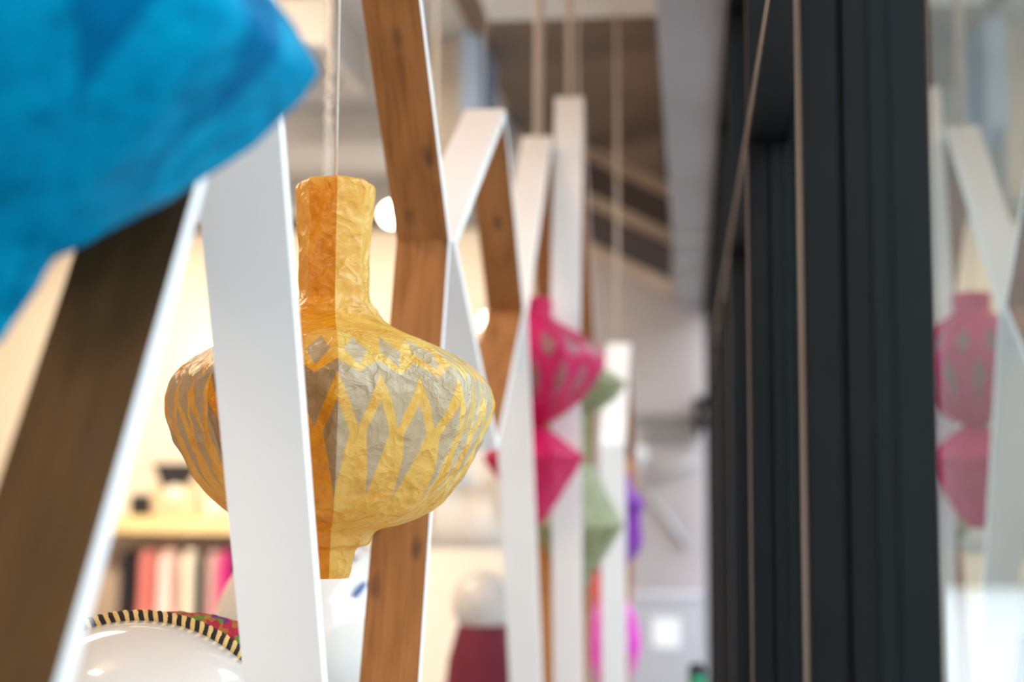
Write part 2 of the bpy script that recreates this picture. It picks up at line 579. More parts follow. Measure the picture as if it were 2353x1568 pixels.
sof = struct(boxo('trim_1', (-0.085, Y0 + 0.01, 2.86), (0.26, Y1 - 0.002, CEIL - 0.001), M['soffit']),
             'lilac grey boxed soffit above the black window frames')
boxo('soffit_joint', (-0.088, 7.55, 2.856), (0.26, 7.75, 2.9), M['grey_brace'], sof)
# cross beams under the ceiling
for k, (ya, yb, zb, mt) in enumerate([(5.15, 5.45, 3.36, 'beam_white'), (7.2, 7.75, 3.32, 'beam_white'), (8.95, 9.22, 3.33, 'beam_white')]):
    xl, xa = (-0.78, -0.086) if k == 0 else (-5.59, -0.95)
    struct(boxo('trim_%d' % (k + 2), (xl, ya, zb), (xa, yb, CEIL - 0.001), M[mt]), 'white painted cross beam under the shop ceiling')
# street outside
struct(boxo('floor_street', (XW + 0.1, -30, -0.3), (30, 60, -0.15), M['street']))
struct(boxo('wall_street', (XW + 0.6, 26, -0.15), (13, 27, 15.0), M['facade_dark']))  # dark wall added across the street to keep sky out of the pane
struct(boxo('wall_street', (13, -30, -0.15), (14, 27, 6.5), M['facade']))

# ------------------------------------------------------------------ window wall: black mullions, transom, panes
win = struct(empty('window_1', (XW, 0, 0)), 'black steel shopfront window with deep mullions and reflecting panes')
PIT, MY0, MT = 1.24, 1.39, 0.075
XI = 0.1125
ks = range(-4, 13)
mull = None
for k in ks:
    y = MY0 + PIT * k
    if y + MT > Y1 or y < Y0 - 0.2: continue
    if mull is None:
        bm = bmesh.new()
        box(bm, (XI - XW, 0, 0.0), (0.145 - XW, MT, 2.86), 0, 0.002)
        box(bm, (0.145 - XW, 0.008, 0.0), (0.151 - XW, MT - 0.008, 2.86))
        box(bm, (0.151 - XW, 0, 0.0), (0.238 - XW, MT, 2.86), 0, 0.002)
        mull = link('mullion', bm, M['black_frame'], win, (0, y, 0))
        strip = boxo('edge_strip', (XI - XW - 0.002, 0.004, 0.0), (XI - XW - 0.0002, MT - 0.004, 2.14), M['bronze'], win)  # painted reflection line along the mullion's inner face
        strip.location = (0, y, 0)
    else:
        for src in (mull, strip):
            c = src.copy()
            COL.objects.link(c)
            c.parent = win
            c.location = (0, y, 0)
boxo('head_rail', (XI - XW, Y0 + 0.01, 2.825), (0.187 - XW, Y1 - 0.01, 2.859), M['black_frame'], win)
boxo('transom_strip', (XI - XW - 0.002, Y0 + 0.01, 2.153), (XI - XW - 0.0002, Y1 - 0.01, 2.189), M['bronze'], win)  # painted reflection line along the transom's inner face
boxo('transom', (XI - XW, Y0 + 0.01, 2.150), (0.187 - XW, Y1 - 0.01, 2.192), M['black_frame'], win)
boxo('bottom_rail', (XI - XW, Y0 + 0.01, 0.0), (0.187 - XW, Y1 - 0.01, 0.10), M['black_frame'], win)
pane = None
for k in ks:
    ya, yb = MY0 + PIT * k + MT, MY0 + PIT * (k + 1)
    if yb > Y1 + 0.1 or ya < Y0: continue
    yb = min(yb, Y1 - 0.01)
    for za, zb in ((0.10, 2.150), (2.192, 2.86)):
        boxo('pane', (0.0, ya, za), (0.006, yb, zb), M['glass'], win)


# ------------------------------------------------------------------ zigzag board frames
def board_frame(name, poly, xr, w, label, cords=(), tt=0.022, wood='wood'):
    """poly: outer corners (y, z), any winding, starting at the top; each board a part of its own"""
    top = max(poly, key=lambda p: p[1])
    root = empty(name, (xr - w / 2, top[0], min(p[1] for p in poly)))
    ox, oy, oz = root.location
    area2 = sum(a[0] * b[1] - b[0] * a[1] for a, b in zip(poly, poly[1:] + poly[:1]))
    if area2 < 0: poly = poly[::-1]
    n = len(poly)
    inn = []
    for i in range(n):
        p, a, b = Vector(poly[i]), Vector(poly[i - 1]), Vector(poly[(i + 1) % n])
        d1, d2 = (p - a).normalized(), (b - p).normalized()
        n1, n2 = Vector((-d1.y, d1.x)), Vector((-d2.y, d2.x))
        bis = (n1 + n2).normalized()
        inn.append(p + bis * (tt / max(0.25, bis.dot(n1))))
    for i in range(n):
        j = (i + 1) % n
        bm = bmesh.new()
        uvl = bm.loops.layers.uv.new('UVMap')
        P = [Vector(poly[i]), Vector(poly[j]), inn[j], inn[i]]
        L = (P[1] - P[0]).length
        vs = []
        for x in (-w / 2, w / 2):
            vs.append([bm.verts.new((x, q.x - oy, q.y - oz)) for q in P])
        A, B = vs
        uvs = {}
        d = (P[1] - P[0]).normalized()
        for s, side in ((0, A), (1, B)):
            for q, v in zip(P, side):
                uvs[v] = ((q - P[0]).dot(d), s * w + 0.0)
        F = [((A[0], A[1], B[1], B[0]), 0), ((A[3], B[3], B[2], A[2]), 1), ((A[0], A[3], A[2], A[1]), 0),
             ((B[0], B[1], B[2], B[3]), 0), ((A[0], B[0], B[3], A[3]), 1), ((A[1], A[2], B[2], B[1]), 1)]
        for vv, mi in F:
            f = bm.faces.new(vv)
            f.material_index = mi
            for lp in f.loops:
                lp[uvl].uv = uvs[lp.vert]
        link('plank', bm, [M['white_paint'], M[wood]], root)
    for (dx, mat, r) in cords:
        bm = bmesh.new()
        tube(bm, [(dx, 0, top[1] - oz - 0.002), (dx, 0, CEIL - oz)], r, 6)
        link('cord', bm, M[mat], root)
    return tag(root, label, 'frame')


board_frame('board_frame', [(0.80, 2.60), (1.296, 2.005), (0.80, 1.186), (0.31, 2.0)], -0.405, 0.085,
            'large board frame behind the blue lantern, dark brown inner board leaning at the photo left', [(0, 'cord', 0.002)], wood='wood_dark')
board_frame('board_frame', [(1.83, 2.55), (1.298, 2.003), (1.90, 0.40), (2.385, 1.930)], -0.405, 0.09,
            'tall diamond board frame enclosing the yellow lantern, white board crossing in front of it', [(0, 'cord', 0.002)])
board_frame('board_frame', [(3.09, 2.352), (2.41, 1.930), (3.0, 1.585), (3.50, 1.942)], -0.405, 0.09,
            'smallest closed diamond board frame, just right of the yellow lantern', [(0, 'cord', 0.0009)])
board_frame('board_frame', [(4.18, 2.565), (3.525, 1.945), (4.24, 0.30), (4.86, 1.90)], -0.405, 0.09,
            'board frame around the pink lantern, cream topped and hanging from a tan cord', [(0.008, 'cord_brown', 0.010)])
board_frame('board_frame', [(4.24, 2.70), (4.10, 1.95), (4.32, 0.45), (4.93, 1.85)], -0.315, 0.087,
            'narrow pale board frame around the sage green lantern, steep front board', [(-0.0, 'cord_brown', 0.010)])
board_frame('board_frame', [(5.40, 2.06), (4.97, 1.66), (5.10, 0.45), (5.95, 1.65)], -0.222, 0.088,
            'farthest and most blurred white board frame, in front of the purple and magenta lanterns', [(0, 'cord_brown', 0.004)])


# ------------------------------------------------------------------ paper lanterns
def lantern_bm(prof, n_facet, rot, seg=160, sub=10, facet=0.75, crumple=0.004, seed=0.0):
    pts = catmull(prof, sub)
    bm = bmesh.new()
    rings = []
    for r, z in pts:
        ring = []
        for k in range(seg):
            a = 2 * math.pi * k / seg
            ph = ((a - rot) % (2 * math.pi / n_facet)) - math.pi / n_facet
            fr = math.cos(math.pi / n_facet) / math.cos(ph)
            fr = 1.0 + (fr - 1.0) * facet + 0.02 * facet
            rr = max(r, 0.0015) * fr
            p = Vector((rr * math.cos(a), rr * math.sin(a), z))
            q = p * 26.0 + Vector((seed, seed * 2, 0))
            d = noise.noise(q) * 0.9 + noise.noise(q * 2.3) * 0.6
            out = Vector((math.cos(a), math.sin(a), 0.35 * noise.noise(q * 1.4 + Vector((9, 4, 2)))))
            p += out * d * crumple * min(1.0, r / 0.05 + 0.25)
            ring.append(bm.verts.new(p))
        rings.append(ring)
    for A, B in zip(rings, rings[1:]):
        for k in range(seg):
            f = bm.faces.new((A[k], A[(k + 1) % seg], B[(k + 1) % seg], B[k]))
            f.smooth = True
    return bm, rings


def lantern(name, loc, parts, mat, label, cord_mat='cord', cord_r=0.0022, n=8, rot=0.0, seg=160, sub=10, crumple=0.004, cap=True, lean=(0, 0)):
    """parts: list of (part name, profile); the profile is (r, z) from top to bottom"""
    root = empty(name, loc)
    for i, (pn, prof) in enumerate(parts):
        bm, rings = lantern_bm(prof, n, rot, seg, sub, 0.92, crumple, loc[1] * 3 + i)
        if prof[-1][0] > 0.004:
            bm.faces.new(rings[-1])
        if cap and prof[0][0] > 0.004:
            bm.faces.new(rings[0])
        link(pn, bm, mat, root, smooth=False)
    zt = parts[0][1][0][1]
    bm = bmesh.new()
    tube(bm, [(0, 0, zt - 0.01), (lean[0], lean[1], CEIL - loc[2])], cord_r, 6)
    link('hanging_cord', bm, M[cord_mat], root)
    return tag(root, label, 'lantern')


YP = [(0.030, 0.316), (0.048, 0.312), (0.0525, 0.300), (0.050, 0.26), (0.0475, 0.205), (0.047, 0.17), (0.049, 0.152), (0.058, 0.141),
      (0.062, 0.134), (0.084, 0.116), (0.138, 0.094), (0.178, 0.072), (0.205, 0.048), (0.214, 0.020), (0.211, -0.008), (0.199, -0.040),
      (0.171, -0.090), (0.134, -0.128), (0.092, -0.146), (0.066, -0.152), (0.056, -0.160), (0.050, -0.172), (0.037, -0.178), (0.033, -0.195),
      (0.027, -0.213), (0.026, -0.216)]
lantern('paper_lantern', (-0.473, 1.85, 1.60), [('paper_body', YP)], M['paper_yellow'],
        'yellow orange crumpled paper lantern with bottle neck and grey zigzag pattern, in sharp focus',
        n=8, rot=CAM_ANG + R(2), seg=288, sub=11, crumple=0.0035)
BP = [(0.035, 0.34), (0.052, 0.33), (0.050, 0.24), (0.054, 0.17), (0.09, 0.125), (0.145, 0.085), (0.188, 0.045), (0.212, 0.005), (0.205, -0.020),
      (0.176, -0.050), (0.128, -0.088), (0.070, -0.125), (0.040, -0.142), (0.033, -0.152), (0.027, -0.162), (0.012, -0.190), (0.002, -0.206)]
lantern('paper_lantern', (-0.477, 0.93, 1.805), [('paper_body', BP)], M['paper_blue'],
        'large blurred blue paper lantern hanging closest, at the top left corner', n=8, rot=0.3, seg=128, sub=8)
PP1 = [(0.04, 0.20), (0.056, 0.195), (0.055, 0.15), (0.075, 0.13), (0.15, 0.085), (0.200, 0.045), (0.216, 0.01), (0.195, -0.045), (0.14, -0.105),
       (0.075, -0.15), (0.045, -0.165), (0.03, -0.17)]
PP2 = [(0.03, -0.17), (0.055, -0.19), (0.10, -0.225), (0.145, -0.255), (0.150, -0.27), (0.125, -0.31), (0.085, -0.37), (0.055, -0.42), (0.02, -0.46)]
lantern('paper_lantern', (-0.450, 4.12, 1.862), [('upper_bulb', PP1), ('lower_bulb', PP2)], M['paper_pink'],
        'crimson pink two bulb paper lantern with faint grey leaf shapes inside a white board frame', n=8, rot=0.5, seg=96, sub=6)
GP1 = [(0.03, 0.12), (0.05, 0.11), (0.05, 0.08), (0.12, 0.035), (0.150, 0.012), (0.155, 0.0), (0.125, -0.04), (0.07, -0.085), (0.045, -0.10), (0.04, -0.25)]
GP2 = [(0.04, -0.25), (0.06, -0.28), (0.10, -0.36), (0.145, -0.445), (0.148, -0.455), (0.12, -0.50), (0.07, -0.58), (0.03, -0.64)]
lantern('paper_lantern', (-0.358, 4.58, 1.842), [('upper_bulb', GP1), ('lower_bulb', GP2)], M['paper_green'],
        'sage green two bulb paper lantern half hidden behind the pink one', n=8, rot=0.2, seg=96, sub=6)
VP = [(0.02, 0.10), (0.05, 0.09), (0.055, 0.05), (0.098, 0.0), (0.100, -0.03), (0.088, -0.07), (0.094, -0.14), (0.09, -0.18), (0.05, -0.24), (0.01, -0.28)]
lantern('paper_lantern', (-0.275, 5.46, 1.47), [('paper_body', VP)], M['paper_purple'],
        'small blurred purple paper lantern peeking out beside the farthest white board', n=8, seg=64, sub=5)
MP = [(0.02, 0.17), (0.055, 0.15), (0.085, 0.09), (0.10, 0.0), (0.085, -0.08), (0.06, -0.15), (0.05, -0.3), (0.02, -0.36)]
mg = lantern('paper_lantern', (-0.290, 5.47, 0.93), [('paper_body', MP)], M['paper_magenta'],
             'bright magenta paper lantern low behind the farthest white board', n=8, seg=64, sub=5)
# its cord runs up only as far as the purple lantern it hangs from
for ch in list(mg.children):
    if ch.name.startswith('hanging_cord'):
        bm = bmesh.new()
        tube(bm, [(0, 0, 0.16), (0.012, -0.008, 0.262)], 0.002, 6)
        bm.to_mesh(ch.data)
        bm.free()


# ------------------------------------------------------------------ steel chains
def chain(loc, z_end, label):
    root = empty('steel_chain', (loc[0], loc[1], z_end))
    bm = bmesh.new()
    L, W_, r = 0.0135, 0.0055, 0.0017
    pts = []
    for k in range(14):
        a = 2 * math.pi * k / 14
        s, c = math.sin(a), math.cos(a)
        pts.append((W_ * s, 0, (L - W_) * (1 if c > 0 else -1) * (1 if abs(c) > 1e-6 else 0) + W_ * c))
    tube(bm, pts, r, 6, closed=True)
    l0 = link('link', bm, M['steel'], root)
    n = int((CEIL - z_end) / 0.0205)
    for i in range(n):
        c = l0 if i == 0 else l0.copy()
        if i:
            COL.objects.link(c)
            c.parent = root
        c.location = (0, 0, 0.0135 + i * 0.0205)
        c.rotation_euler = (0, 0, R(35 + 90 * (i % 2)))
    return tag(root, label, 'chain')


chain((-0.806, 1.86), 1.62, 'thin steel chain seen between the blue lantern and the nearest brown board')
chain((-0.818, 3.12), 1.35, 'sparkling blurred chain beside the cord of the yellow lantern')
chain((-0.800, 4.40), 1.60, 'faint chain in front of the beige duct, right of the bare wooden board')


# ------------------------------------------------------------------ ducts, lamps and ceiling fittings
d = empty('hanging_duct', (-0.93, 6.2, 3.02))
bm = bmesh.new(); box(bm, (-0.045, -0.25, 0), (0.045, 0.25, CEIL - 3.02), 0, 0.004)
link('duct_body', bm, M['duct_blue'], d)
bm = bmesh.new(); box(bm, (-0.052, -0.257, -0.012), (0.052, 0.257, 0.012), 0, 0.003)
link('end_flange', bm, M['duct_blue'], d)
tag(d, 'pale blue vertical duct hanging from the ceiling above the small diamond frame', 'duct')
d = empty('hanging_duct', (-1.05, 6.3, 2.75))
bm = bmesh.new(); box(bm, (-0.058, -0.2, 0), (0.058, 0.2, CEIL - 2.75), 0, 0.004)
link('duct_body', bm, M['duct_grey'], d)
bm = bmesh.new(); box(bm, (-0.064, -0.206, -0.012), (0.064, 0.206, 0.012), 0, 0.003)
link('end_flange', bm, M['duct_grey'], d)
tag(d, 'beige grey duct standing left of the pale blue duct', 'duct')

g = empty('ceiling_grille', (-1.87, 5.85, 3.30))
bm = bmesh.new()
box(bm, (-0.42, -0.36, 0.0), (-0.36, 0.36, 0.199)); box(bm, (0.36, -0.36, 0.0), (0.42, 0.36, 0.199))
box(bm, (-0.36, -0.36, 0.0), (0.36, -0.30, 0.199)); box(bm, (-0.36, 0.30, 0.0), (0.36, 0.36, 0.199))
link('housing', bm, M['beam_white'], g)
boxo('back_plate', (-0.36, -0.30, 0.10), (0.36, 0.30, 0.11), M['grey_metal'], g)
for i in range(9):
    y = -0.27 + i * 0.0675
    boxo('bar', (-0.36, y - 0.008, 0.01), (0.36, y + 0.008, 0.03), M['beam_white'], g)
for i in range(9):
    x = -0.32 + i * 0.08
    boxo('cross_bar', (x - 0.008, -0.30, 0.031), (x + 0.008, 0.30, 0.05), M['beam_white'], g)
tag(g, 'white square ceiling grille half hidden by the blue lantern', 'grille')


def spot(loc, r, label, aim, mat='lamp'):
    s = empty('spotlight', loc)
    bm = bmesh.new()
    lathe(bm, [(r * 0.4, 0.0), (r * 0.9, 0.0), (r * 1.1, -0.10), (r * 1.05, -0.10), (r * 0.99, -0.03)], 24, caps=True)
    hs = link('lamp_housing', bm, M['beam_white'], s)
    bm = bmesh.new()
    lathe(bm, [(0.001, -0.085), (r * 0.6, -0.092), (r * 1.03, -0.085), (r * 1.0, -0.06), (0.001, -0.06)], 24, caps=False)
    ln = link('lamp_lens', bm, M[mat], hs)
    q = (Vector(aim) - Vector(loc)).to_track_quat('-Z', 'Y').to_euler()
    hs.rotation_euler = q
    bm = bmesh.new()
    tube(bm, [(0, 0, 0), (0, 0, CEIL - loc[2] - (0.03 if loc[1] > 9.2 else 0))], 0.012, 8)
    link('stem', bm, M['beam_white'], s)
    return tag(s, label, 'lamp')


spot((-1.88, 8.85, 3.26), 0.068, 'round glowing spotlight between the yellow lantern neck and the bare wooden board', (-0.6, 0, 1.8))
spot((-1.30, 9.2, 2.60), 0.05, 'small bright spotlight low between the white and brown boards of the small diamond', (-0.6, 0, 1.6))
spot((-4.10, 9.3, 2.58), 0.06, 'small bright spotlight left of the nearest brown board', (-0.6, 0, 1.6))
bm = bmesh.new()
box(bm, (-0.16, -0.05, -0.12), (0.16, 0.05, 0.12), 0, 0.02)
wlamp = empty('wall_lamp', (-3.50, 10.38, 2.45))
link('lamp_shade', bm, M['lamp_soft'], wlamp)
boxo('wall_plate', (-0.08, 0.05, -0.06), (0.08, 0.119, 0.06), M['beam_white'], wlamp)
tag(wlamp, 'glowing rectangular wall lamp between the brown and the white near boards', 'lamp')

# a stepped timber canopy over the end wall: board backing and sloping rails
can = empty('timber_canopy', (-0.45, 8.0, 2.7))


def sloped(name, xa, xb, za, zb, h, ya, yb, mat):
    bm = bmesh.new()
    vs = [[bm.verts.new((x, y, z + dz)) for x, z, dz in ((xa, za, 0), (xb, zb, 0), (xb, zb, h), (xa, za, h))] for y in (ya, yb)]
    A, B = vs
    bm.faces.new(A); bm.faces.new(B[::-1])
    for q in range(4):
        bm.faces.new((A[q], A[(q + 1) % 4], B[(q + 1) % 4], B[q]))
    return link(name, bm, mat, can)


for za in (0.755, 0.490, 0.205):
    sloped('sloping_rail', -0.45, 0.355, za + 0.10, za - 0.30, 0.075, -0.03, 0.03, M['beam_tan'])
for za in (0.575, 0.295):
    sloped('dark_board', -0.45, 0.355, za + 0.095, za - 0.305, 0.20, 0.0, 0.03, M['dark_ceiling'])
for x in (-0.43, 0.335):
    boxo('upright', (x - 0.02, 0.031, 0.0 if x > 0 else 0.3), (x + 0.02, 0.07, 0.768), M['dark_ceiling'], can)
tag(can, 'timber canopy of three sloping tan rails over dark boards, hung beside the soffit', 'canopy')

# ------------------------------------------------------------------ far end wall fittings
for z, xa, lab in ((2.035, -0.40, 'upper dark grey bar with a black knob on the lilac end wall'),
                   (1.90, -0.31, 'lower dark grey bar with a black knob on the lilac end wall')):
    b_ = empty('wall_bracket', (0.03, Y1 - 0.06, z))
    boxo('bar', (xa - 0.03, 0.0, -0.025), (0.02, 0.058, 0.025), M['grey_metal'], b_)
    bm = bmesh.new()
    bmesh.ops.create_icosphere(bm, subdivisions=2, radius=0.055, matrix=Matrix.Translation((0.045, -0.03, 0.10)))
    tube(bm, [(0.045, -0.03, 0.10), (0.03, 0.01, 0.0)], 0.02, 8)
    link('knob', bm, M['black_frame'], b_, smooth=True)
    tag(b_, lab, 'bracket')
br = empty('wall_brace', (-0.36, Y1 - 0.03, 1.56))  # cast shadow vee, built as thin grey strips on the wall
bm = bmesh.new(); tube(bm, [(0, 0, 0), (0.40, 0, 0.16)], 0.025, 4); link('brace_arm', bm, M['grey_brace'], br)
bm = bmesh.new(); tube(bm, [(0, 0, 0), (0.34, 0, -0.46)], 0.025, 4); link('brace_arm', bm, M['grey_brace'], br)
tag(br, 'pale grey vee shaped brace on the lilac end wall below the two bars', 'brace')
bl = empty('globe_lamp', (-0.375, 10.2, 1.755))
bm = bmesh.new(); bmesh.ops.create_uvsphere(bm, u_segments=24, v_segments=16, radius=0.075)
link('globe', bm, M['shade_pearl'], bl, smooth=True)
bm = bmesh.new(); tube(bm, [(0, 0.06, 0), (0, 0.30, 0)], 0.02, 8); link('arm', bm, M['beam_white'], bl)
tag(bl, 'small white globe lamp on the end wall above the purple lantern', 'lamp')
cab = empty('low_cabinet', (-0.17, 10.2, 0))
boxo('cabinet_body', (-0.30, -0.2, 0.06), (0.24, 0.295, 0.76), M['lilac_panel'], cab)
boxo('cabinet_top', (-0.31, -0.21, 0.76), (0.245, 0.295, 0.785), M['lilac_panel'], cab)
boxo('plinth', (-0.28, -0.18, 0.0), (0.22, 0.29, 0.06), M['grey_brace'], cab)
tag(cab, 'low lilac grey cabinet against the end wall', 'cabinet')
bm = bmesh.new(); box(bm, (-0.093, -0.006, -0.1), (0.093, 0.0, 0.1), 0, 0.002)
tag(link('white_notice', bm, M['white_card'], None, (-0.17, 9.999, 0.53)), 'blank white square notice on the front of the lilac cabinet', 'notice')

pl = empty('black_stand', (0.02, 5.0, 0.0))
boxo('column', (-0.045, -0.045, 0.03), (0.045, 0.045, 0.78), M['black_frame'], pl)
boxo('foot', (-0.06, -0.09, 0.0), (0.055, 0.09, 0.03), M['black_frame'], pl)
tag(pl, 'slim black stand beside the far window mullions', 'stand')
bt = empty('banded_bottle', (0.02, 5.0, 0.78))
bm = bmesh.new(); lathe(bm, [(0.03, 0.06), (0.035, 0.05), (0.038, 0.0)], 20); link('red_band', bm, M['red'], bt)
bm = bmesh.new(); lathe(bm, [(0.028, 0.095), (0.031, 0.09), (0.031, 0.06)], 20); link('green_band', bm, M['green_gloss'], bt)
bm = bmesh.new(); lathe(bm, [(0.02, 0.135), (0.026, 0.125), (0.032, 0.10), (0.028, 0.095)], 20); link('black_cap', bm, M['black_cloth'], bt)
tag(bt, 'small black topped bottle with green and red bands low by the far window', 'bottle')

# ------------------------------------------------------------------ back wall: shelf, rail, garments, bags
sh = empty('wall_shelf', (-3.55, 10.5, 1.18))
boxo('shelf_board', (-1.3, -0.55, 0.0), (0.55, -0.001, 0.10), M['yellow_wood'], sh, 0.004)
boxo('shelf_mat', (-1.29, -0.54, 0.10), (0.54, -0.01, 0.115), M['yellow_wood'], sh)
for x in (-1.28, 0.53):
    boxo('side_panel', (x - 0.015, -0.55, -1.178), (x + 0.015, -0.001, 0.0), M['beam_white'], sh)
boxo('back_panel', (-1.265, -0.02, -1.17), (0.515, -0.004, -0.001), M['beam_tan'], sh)
bm = bmesh.new(); tube(bm, [(-1.265, -0.30, -0.07), (0.515, -0.30, -0.07)], 0.012, 10)
link('hanging_rail', bm, M['steel'], sh)
tag(sh, 'pale yellow wall shelf with a clothes rail under it, against the back wall', 'shelf')


def garment(loc, w, h, mat, label, sleeve=0.0, depth=0.07, rz=0.0):
    """a hanging garment on its hanger, facing -y; loc is the hanger hook point"""
    g_ = empty('hanging_garment', loc, rz)
    bm = bmesh.new()
    rows = [(-0.055, 0.18, 0.4), (-0.075, 0.55, 0.7), (-0.11, 0.92, 0.9), (-0.15, 1.0, 1.0), (-0.30, 0.86, 1.0), (-0.5 * h, 0.90, 1.0), (-0.8 * h, 1.02, 1.1), (-h, 1.10, 1.15)]
    seg = 20
    rings = []
    for z, ws, ds in rows:
        ring = []
        for k in range(seg):
            a = 2 * math.pi * k / seg
            fold = 1 + 0.16 * math.sin(5 * a + loc[0] * 30) * min(1, max(0, -z - 0.15) * 3)
            ring.append(bm.verts.new((w / 2 * ws * math.cos(a), depth / 2 * ds * fold * math.sin(a), z)))
        rings.append(ring)
    for A, B in zip(rings, rings[1:]):
        for k in range(seg):
            bm.faces.new((A[k], A[(k + 1) % seg], B[(k + 1) % seg], B[k])).smooth = True
    bm.faces.new(rings[0]); bm.faces.new(rings[-1])
    link('cloth_body', bm, mat, g_)
    if sleeve:
        for s in (-1, 1):
            bm = bmesh.new()
            tube(bm, [(s * w * 0.42, 0, -0.12), (s * w * 0.55, 0, -0.22), (s * w * 0.60, 0, -0.12 - sleeve)], [depth * 0.5, depth * 0.72, depth * 0.62], 12)
            link('sleeve', bm, mat, g_)
    bm = bmesh.new()
    tube(bm, [(-w * 0.4, 0, -0.085), (0, 0, -0.045), (w * 0.4, 0, -0.085)], 0.005, 6)
    tube(bm, [(0, 0, -0.045), (0, 0, -0.012), (0.012, 0, 0.008), (0.0, 0, 0.020), (-0.012, 0, 0.010)], 0.0025, 6)
    link('hanger', bm, M['steel'], g_)
    return tag(g_, label, 'garment', 'garments on rails')


rail = (10.2, 1.11)
GAR = [(-4.105, 0.14, 'black_cloth', 'black dress, first garment on the rail from the brown board'),
       (-3.96, 0.11, 'coral', 'coral red dress edge between the black and the pale pink dress'),
       (-3.805, 0.165, 'pink_pale', 'pale pink dress on the rail under the yellow shelf'),
       (-3.635, 0.14, 'cream', 'cream white dress in the middle of the rail under the shelf'),
       (-3.53, 0.055, 'black_cloth', 'narrow black garment hanging between cream and pale garments'),
       (-3.455, 0.08, 'pink_pale', 'whitish pink blouse beside the magenta dress'),
       (-3.35, 0.11, 'magenta', 'magenta dress near the end of the rail'),
       (-3.245, 0.08, 'black_cloth', 'last black garment at the end of the rail beside the white near board')]
for i, (x, w, mt, lab) in enumerate(GAR):
    garment((x, rail[0], rail[1]), w * 0.88, 0.85, M[mt], lab, depth=0.30 if i % 2 else 0.34)

# bags on the shelf
def bag(loc, w, h, label, dark=True):
    b_ = empty('handbag', loc)
    bm = bmesh.new()
    prof = []
    box(bm, (-w / 2, -0.07, 0), (w / 2, 0.07, h * 0.62), 0, 0.025)
    link('bag_body', bm, M['leather_tan'] if dark else M['cream'], b_)
    bm = bmesh.new()
    vs = [bm.verts.new(p) for p in ((-w * 0.5, -0.078, h * 0.98), (w * 0.5, -0.078, h * 0.98), (w * 0.26, -0.082, h * 0.55), (0, -0.084, h * 0.46), (-w * 0.26, -0.082, h * 0.55))]
    r = bmesh.ops.extrude_face_region(bm, geom=[bm.faces.new(vs)])
    for v in r['geom']:
        if isinstance(v, bmesh.types.BMVert): v.co.y += 0.10
    fl = link('flap', bm, M['black_cloth'] if dark else M['leather_tan'], b_)
    bm = bmesh.new()
    bmesh.ops.create_uvsphere(bm, u_segments=16, v_segments=10, radius=0.07, matrix=Matrix.Translation((0.02, -0.10, h * 0.40)) @ Matrix.Diagonal((1, 0.5, 1, 1)))
    link('rosette', bm, M['cream'], fl, smooth=True)
    return tag(b_, label, 'bag')


bag((-3.77, 10.2, 1.296), 0.34, 0.40, 'cream bag with a black flap and round rosette on the yellow shelf')
bag((-3.40, 10.22, 1.296), 0.30, 0.24, 'low pale bag on the yellow shelf, beside the black flapped bag', False)
bm = bmesh.new()
box(bm, (-0.075, -0.08, 0), (0.075, 0.08, 0.16), 0, 0.02)
tag(link('jewellery_box', bm, M['black_cloth'], None, (-4.03, 10.2, 1.2955)), 'small black box on the yellow shelf at the left of the bags', 'box')

# free standing rail with the white shirt, behind the small diamond frame
st = empty('garment_stand', (-1.02, 6.4, 0))
bm = bmesh.new()
tube(bm, [(-0.75, 0, 1.80), (0.46, 0, 1.80)], 0.012, 10)
link('top_rail', bm, M['steel'], st)
for x in (-0.73, 0.44):
    bm = bmesh.new(); tube(bm, [(x, 0, 0.02), (x, 0, 1.80)], 0.011, 10); link('post', bm, M['steel'], st)
    bm = bmesh.new(); tube(bm, [(x, -0.25, 0.02), (x, 0.25, 0.02)], 0.014, 10); link('foot', bm, M['steel'], st)
tag(st, 'free standing steel garment rail carrying the white shirt', 'clothes rail')
garment((-1.00, 6.4, 1.80), 0.36, 0.56, M['shirt_white'], 'bright white shirt hanging behind the small diamond frame', sleeve=0.30, depth=0.12)
garment((-0.715, 6.4, 1.80), 0.11, 0.45, M['red'], 'short red garment hanging right behind the white shirt', depth=0.10)
garment((-1.33, 6.4, 1.80), 0.13, 0.80, M['black_cloth'], 'black garment hanging left of the white shirt', depth=0.12)
garment((-1.48, 6.4, 1.80), 0.16, 0.80, M['cream'], 'cream garment at the left end of the standing rail', depth=0.12)

# far garments low between the white boards
st = empty('garment_stand', (-0.56, 7.6, 0))
bm = bmesh.new(); tube(bm, [(-0.24, 0, 1.30), (0.20, 0, 1.30)], 0.012, 10); link('top_rail', bm, M['steel'], st)
for x in (-0.23, 0.19):
    bm = bmesh.new(); tube(bm, [(x, 0, 0.02), (x, 0, 1.30)], 0.011, 10); link('post', bm, M['steel'], st)
    bm = bmesh.new(); tube(bm, [(x, -0.25, 0.02), (x, 0.25, 0.02)], 0.014, 10); link('foot', bm, M['steel'], st)
tag(st, 'low steel garment rail far behind the green lantern', 'clothes rail')
garment((-0.65, 7.6, 1.30), 0.15, 0.7, M['cream'], 'cream garment far behind the pale board frames', depth=0.10)
garment((-0.51, 7.6, 1.30), 0.10, 0.42, M['red'], 'small red garment on the low far rail', depth=0.09)
garment((-0.41, 7.6, 1.30), 0.11, 0.9, M['blue_cloth'], 'blue garment on the low far rail', depth=0.10)

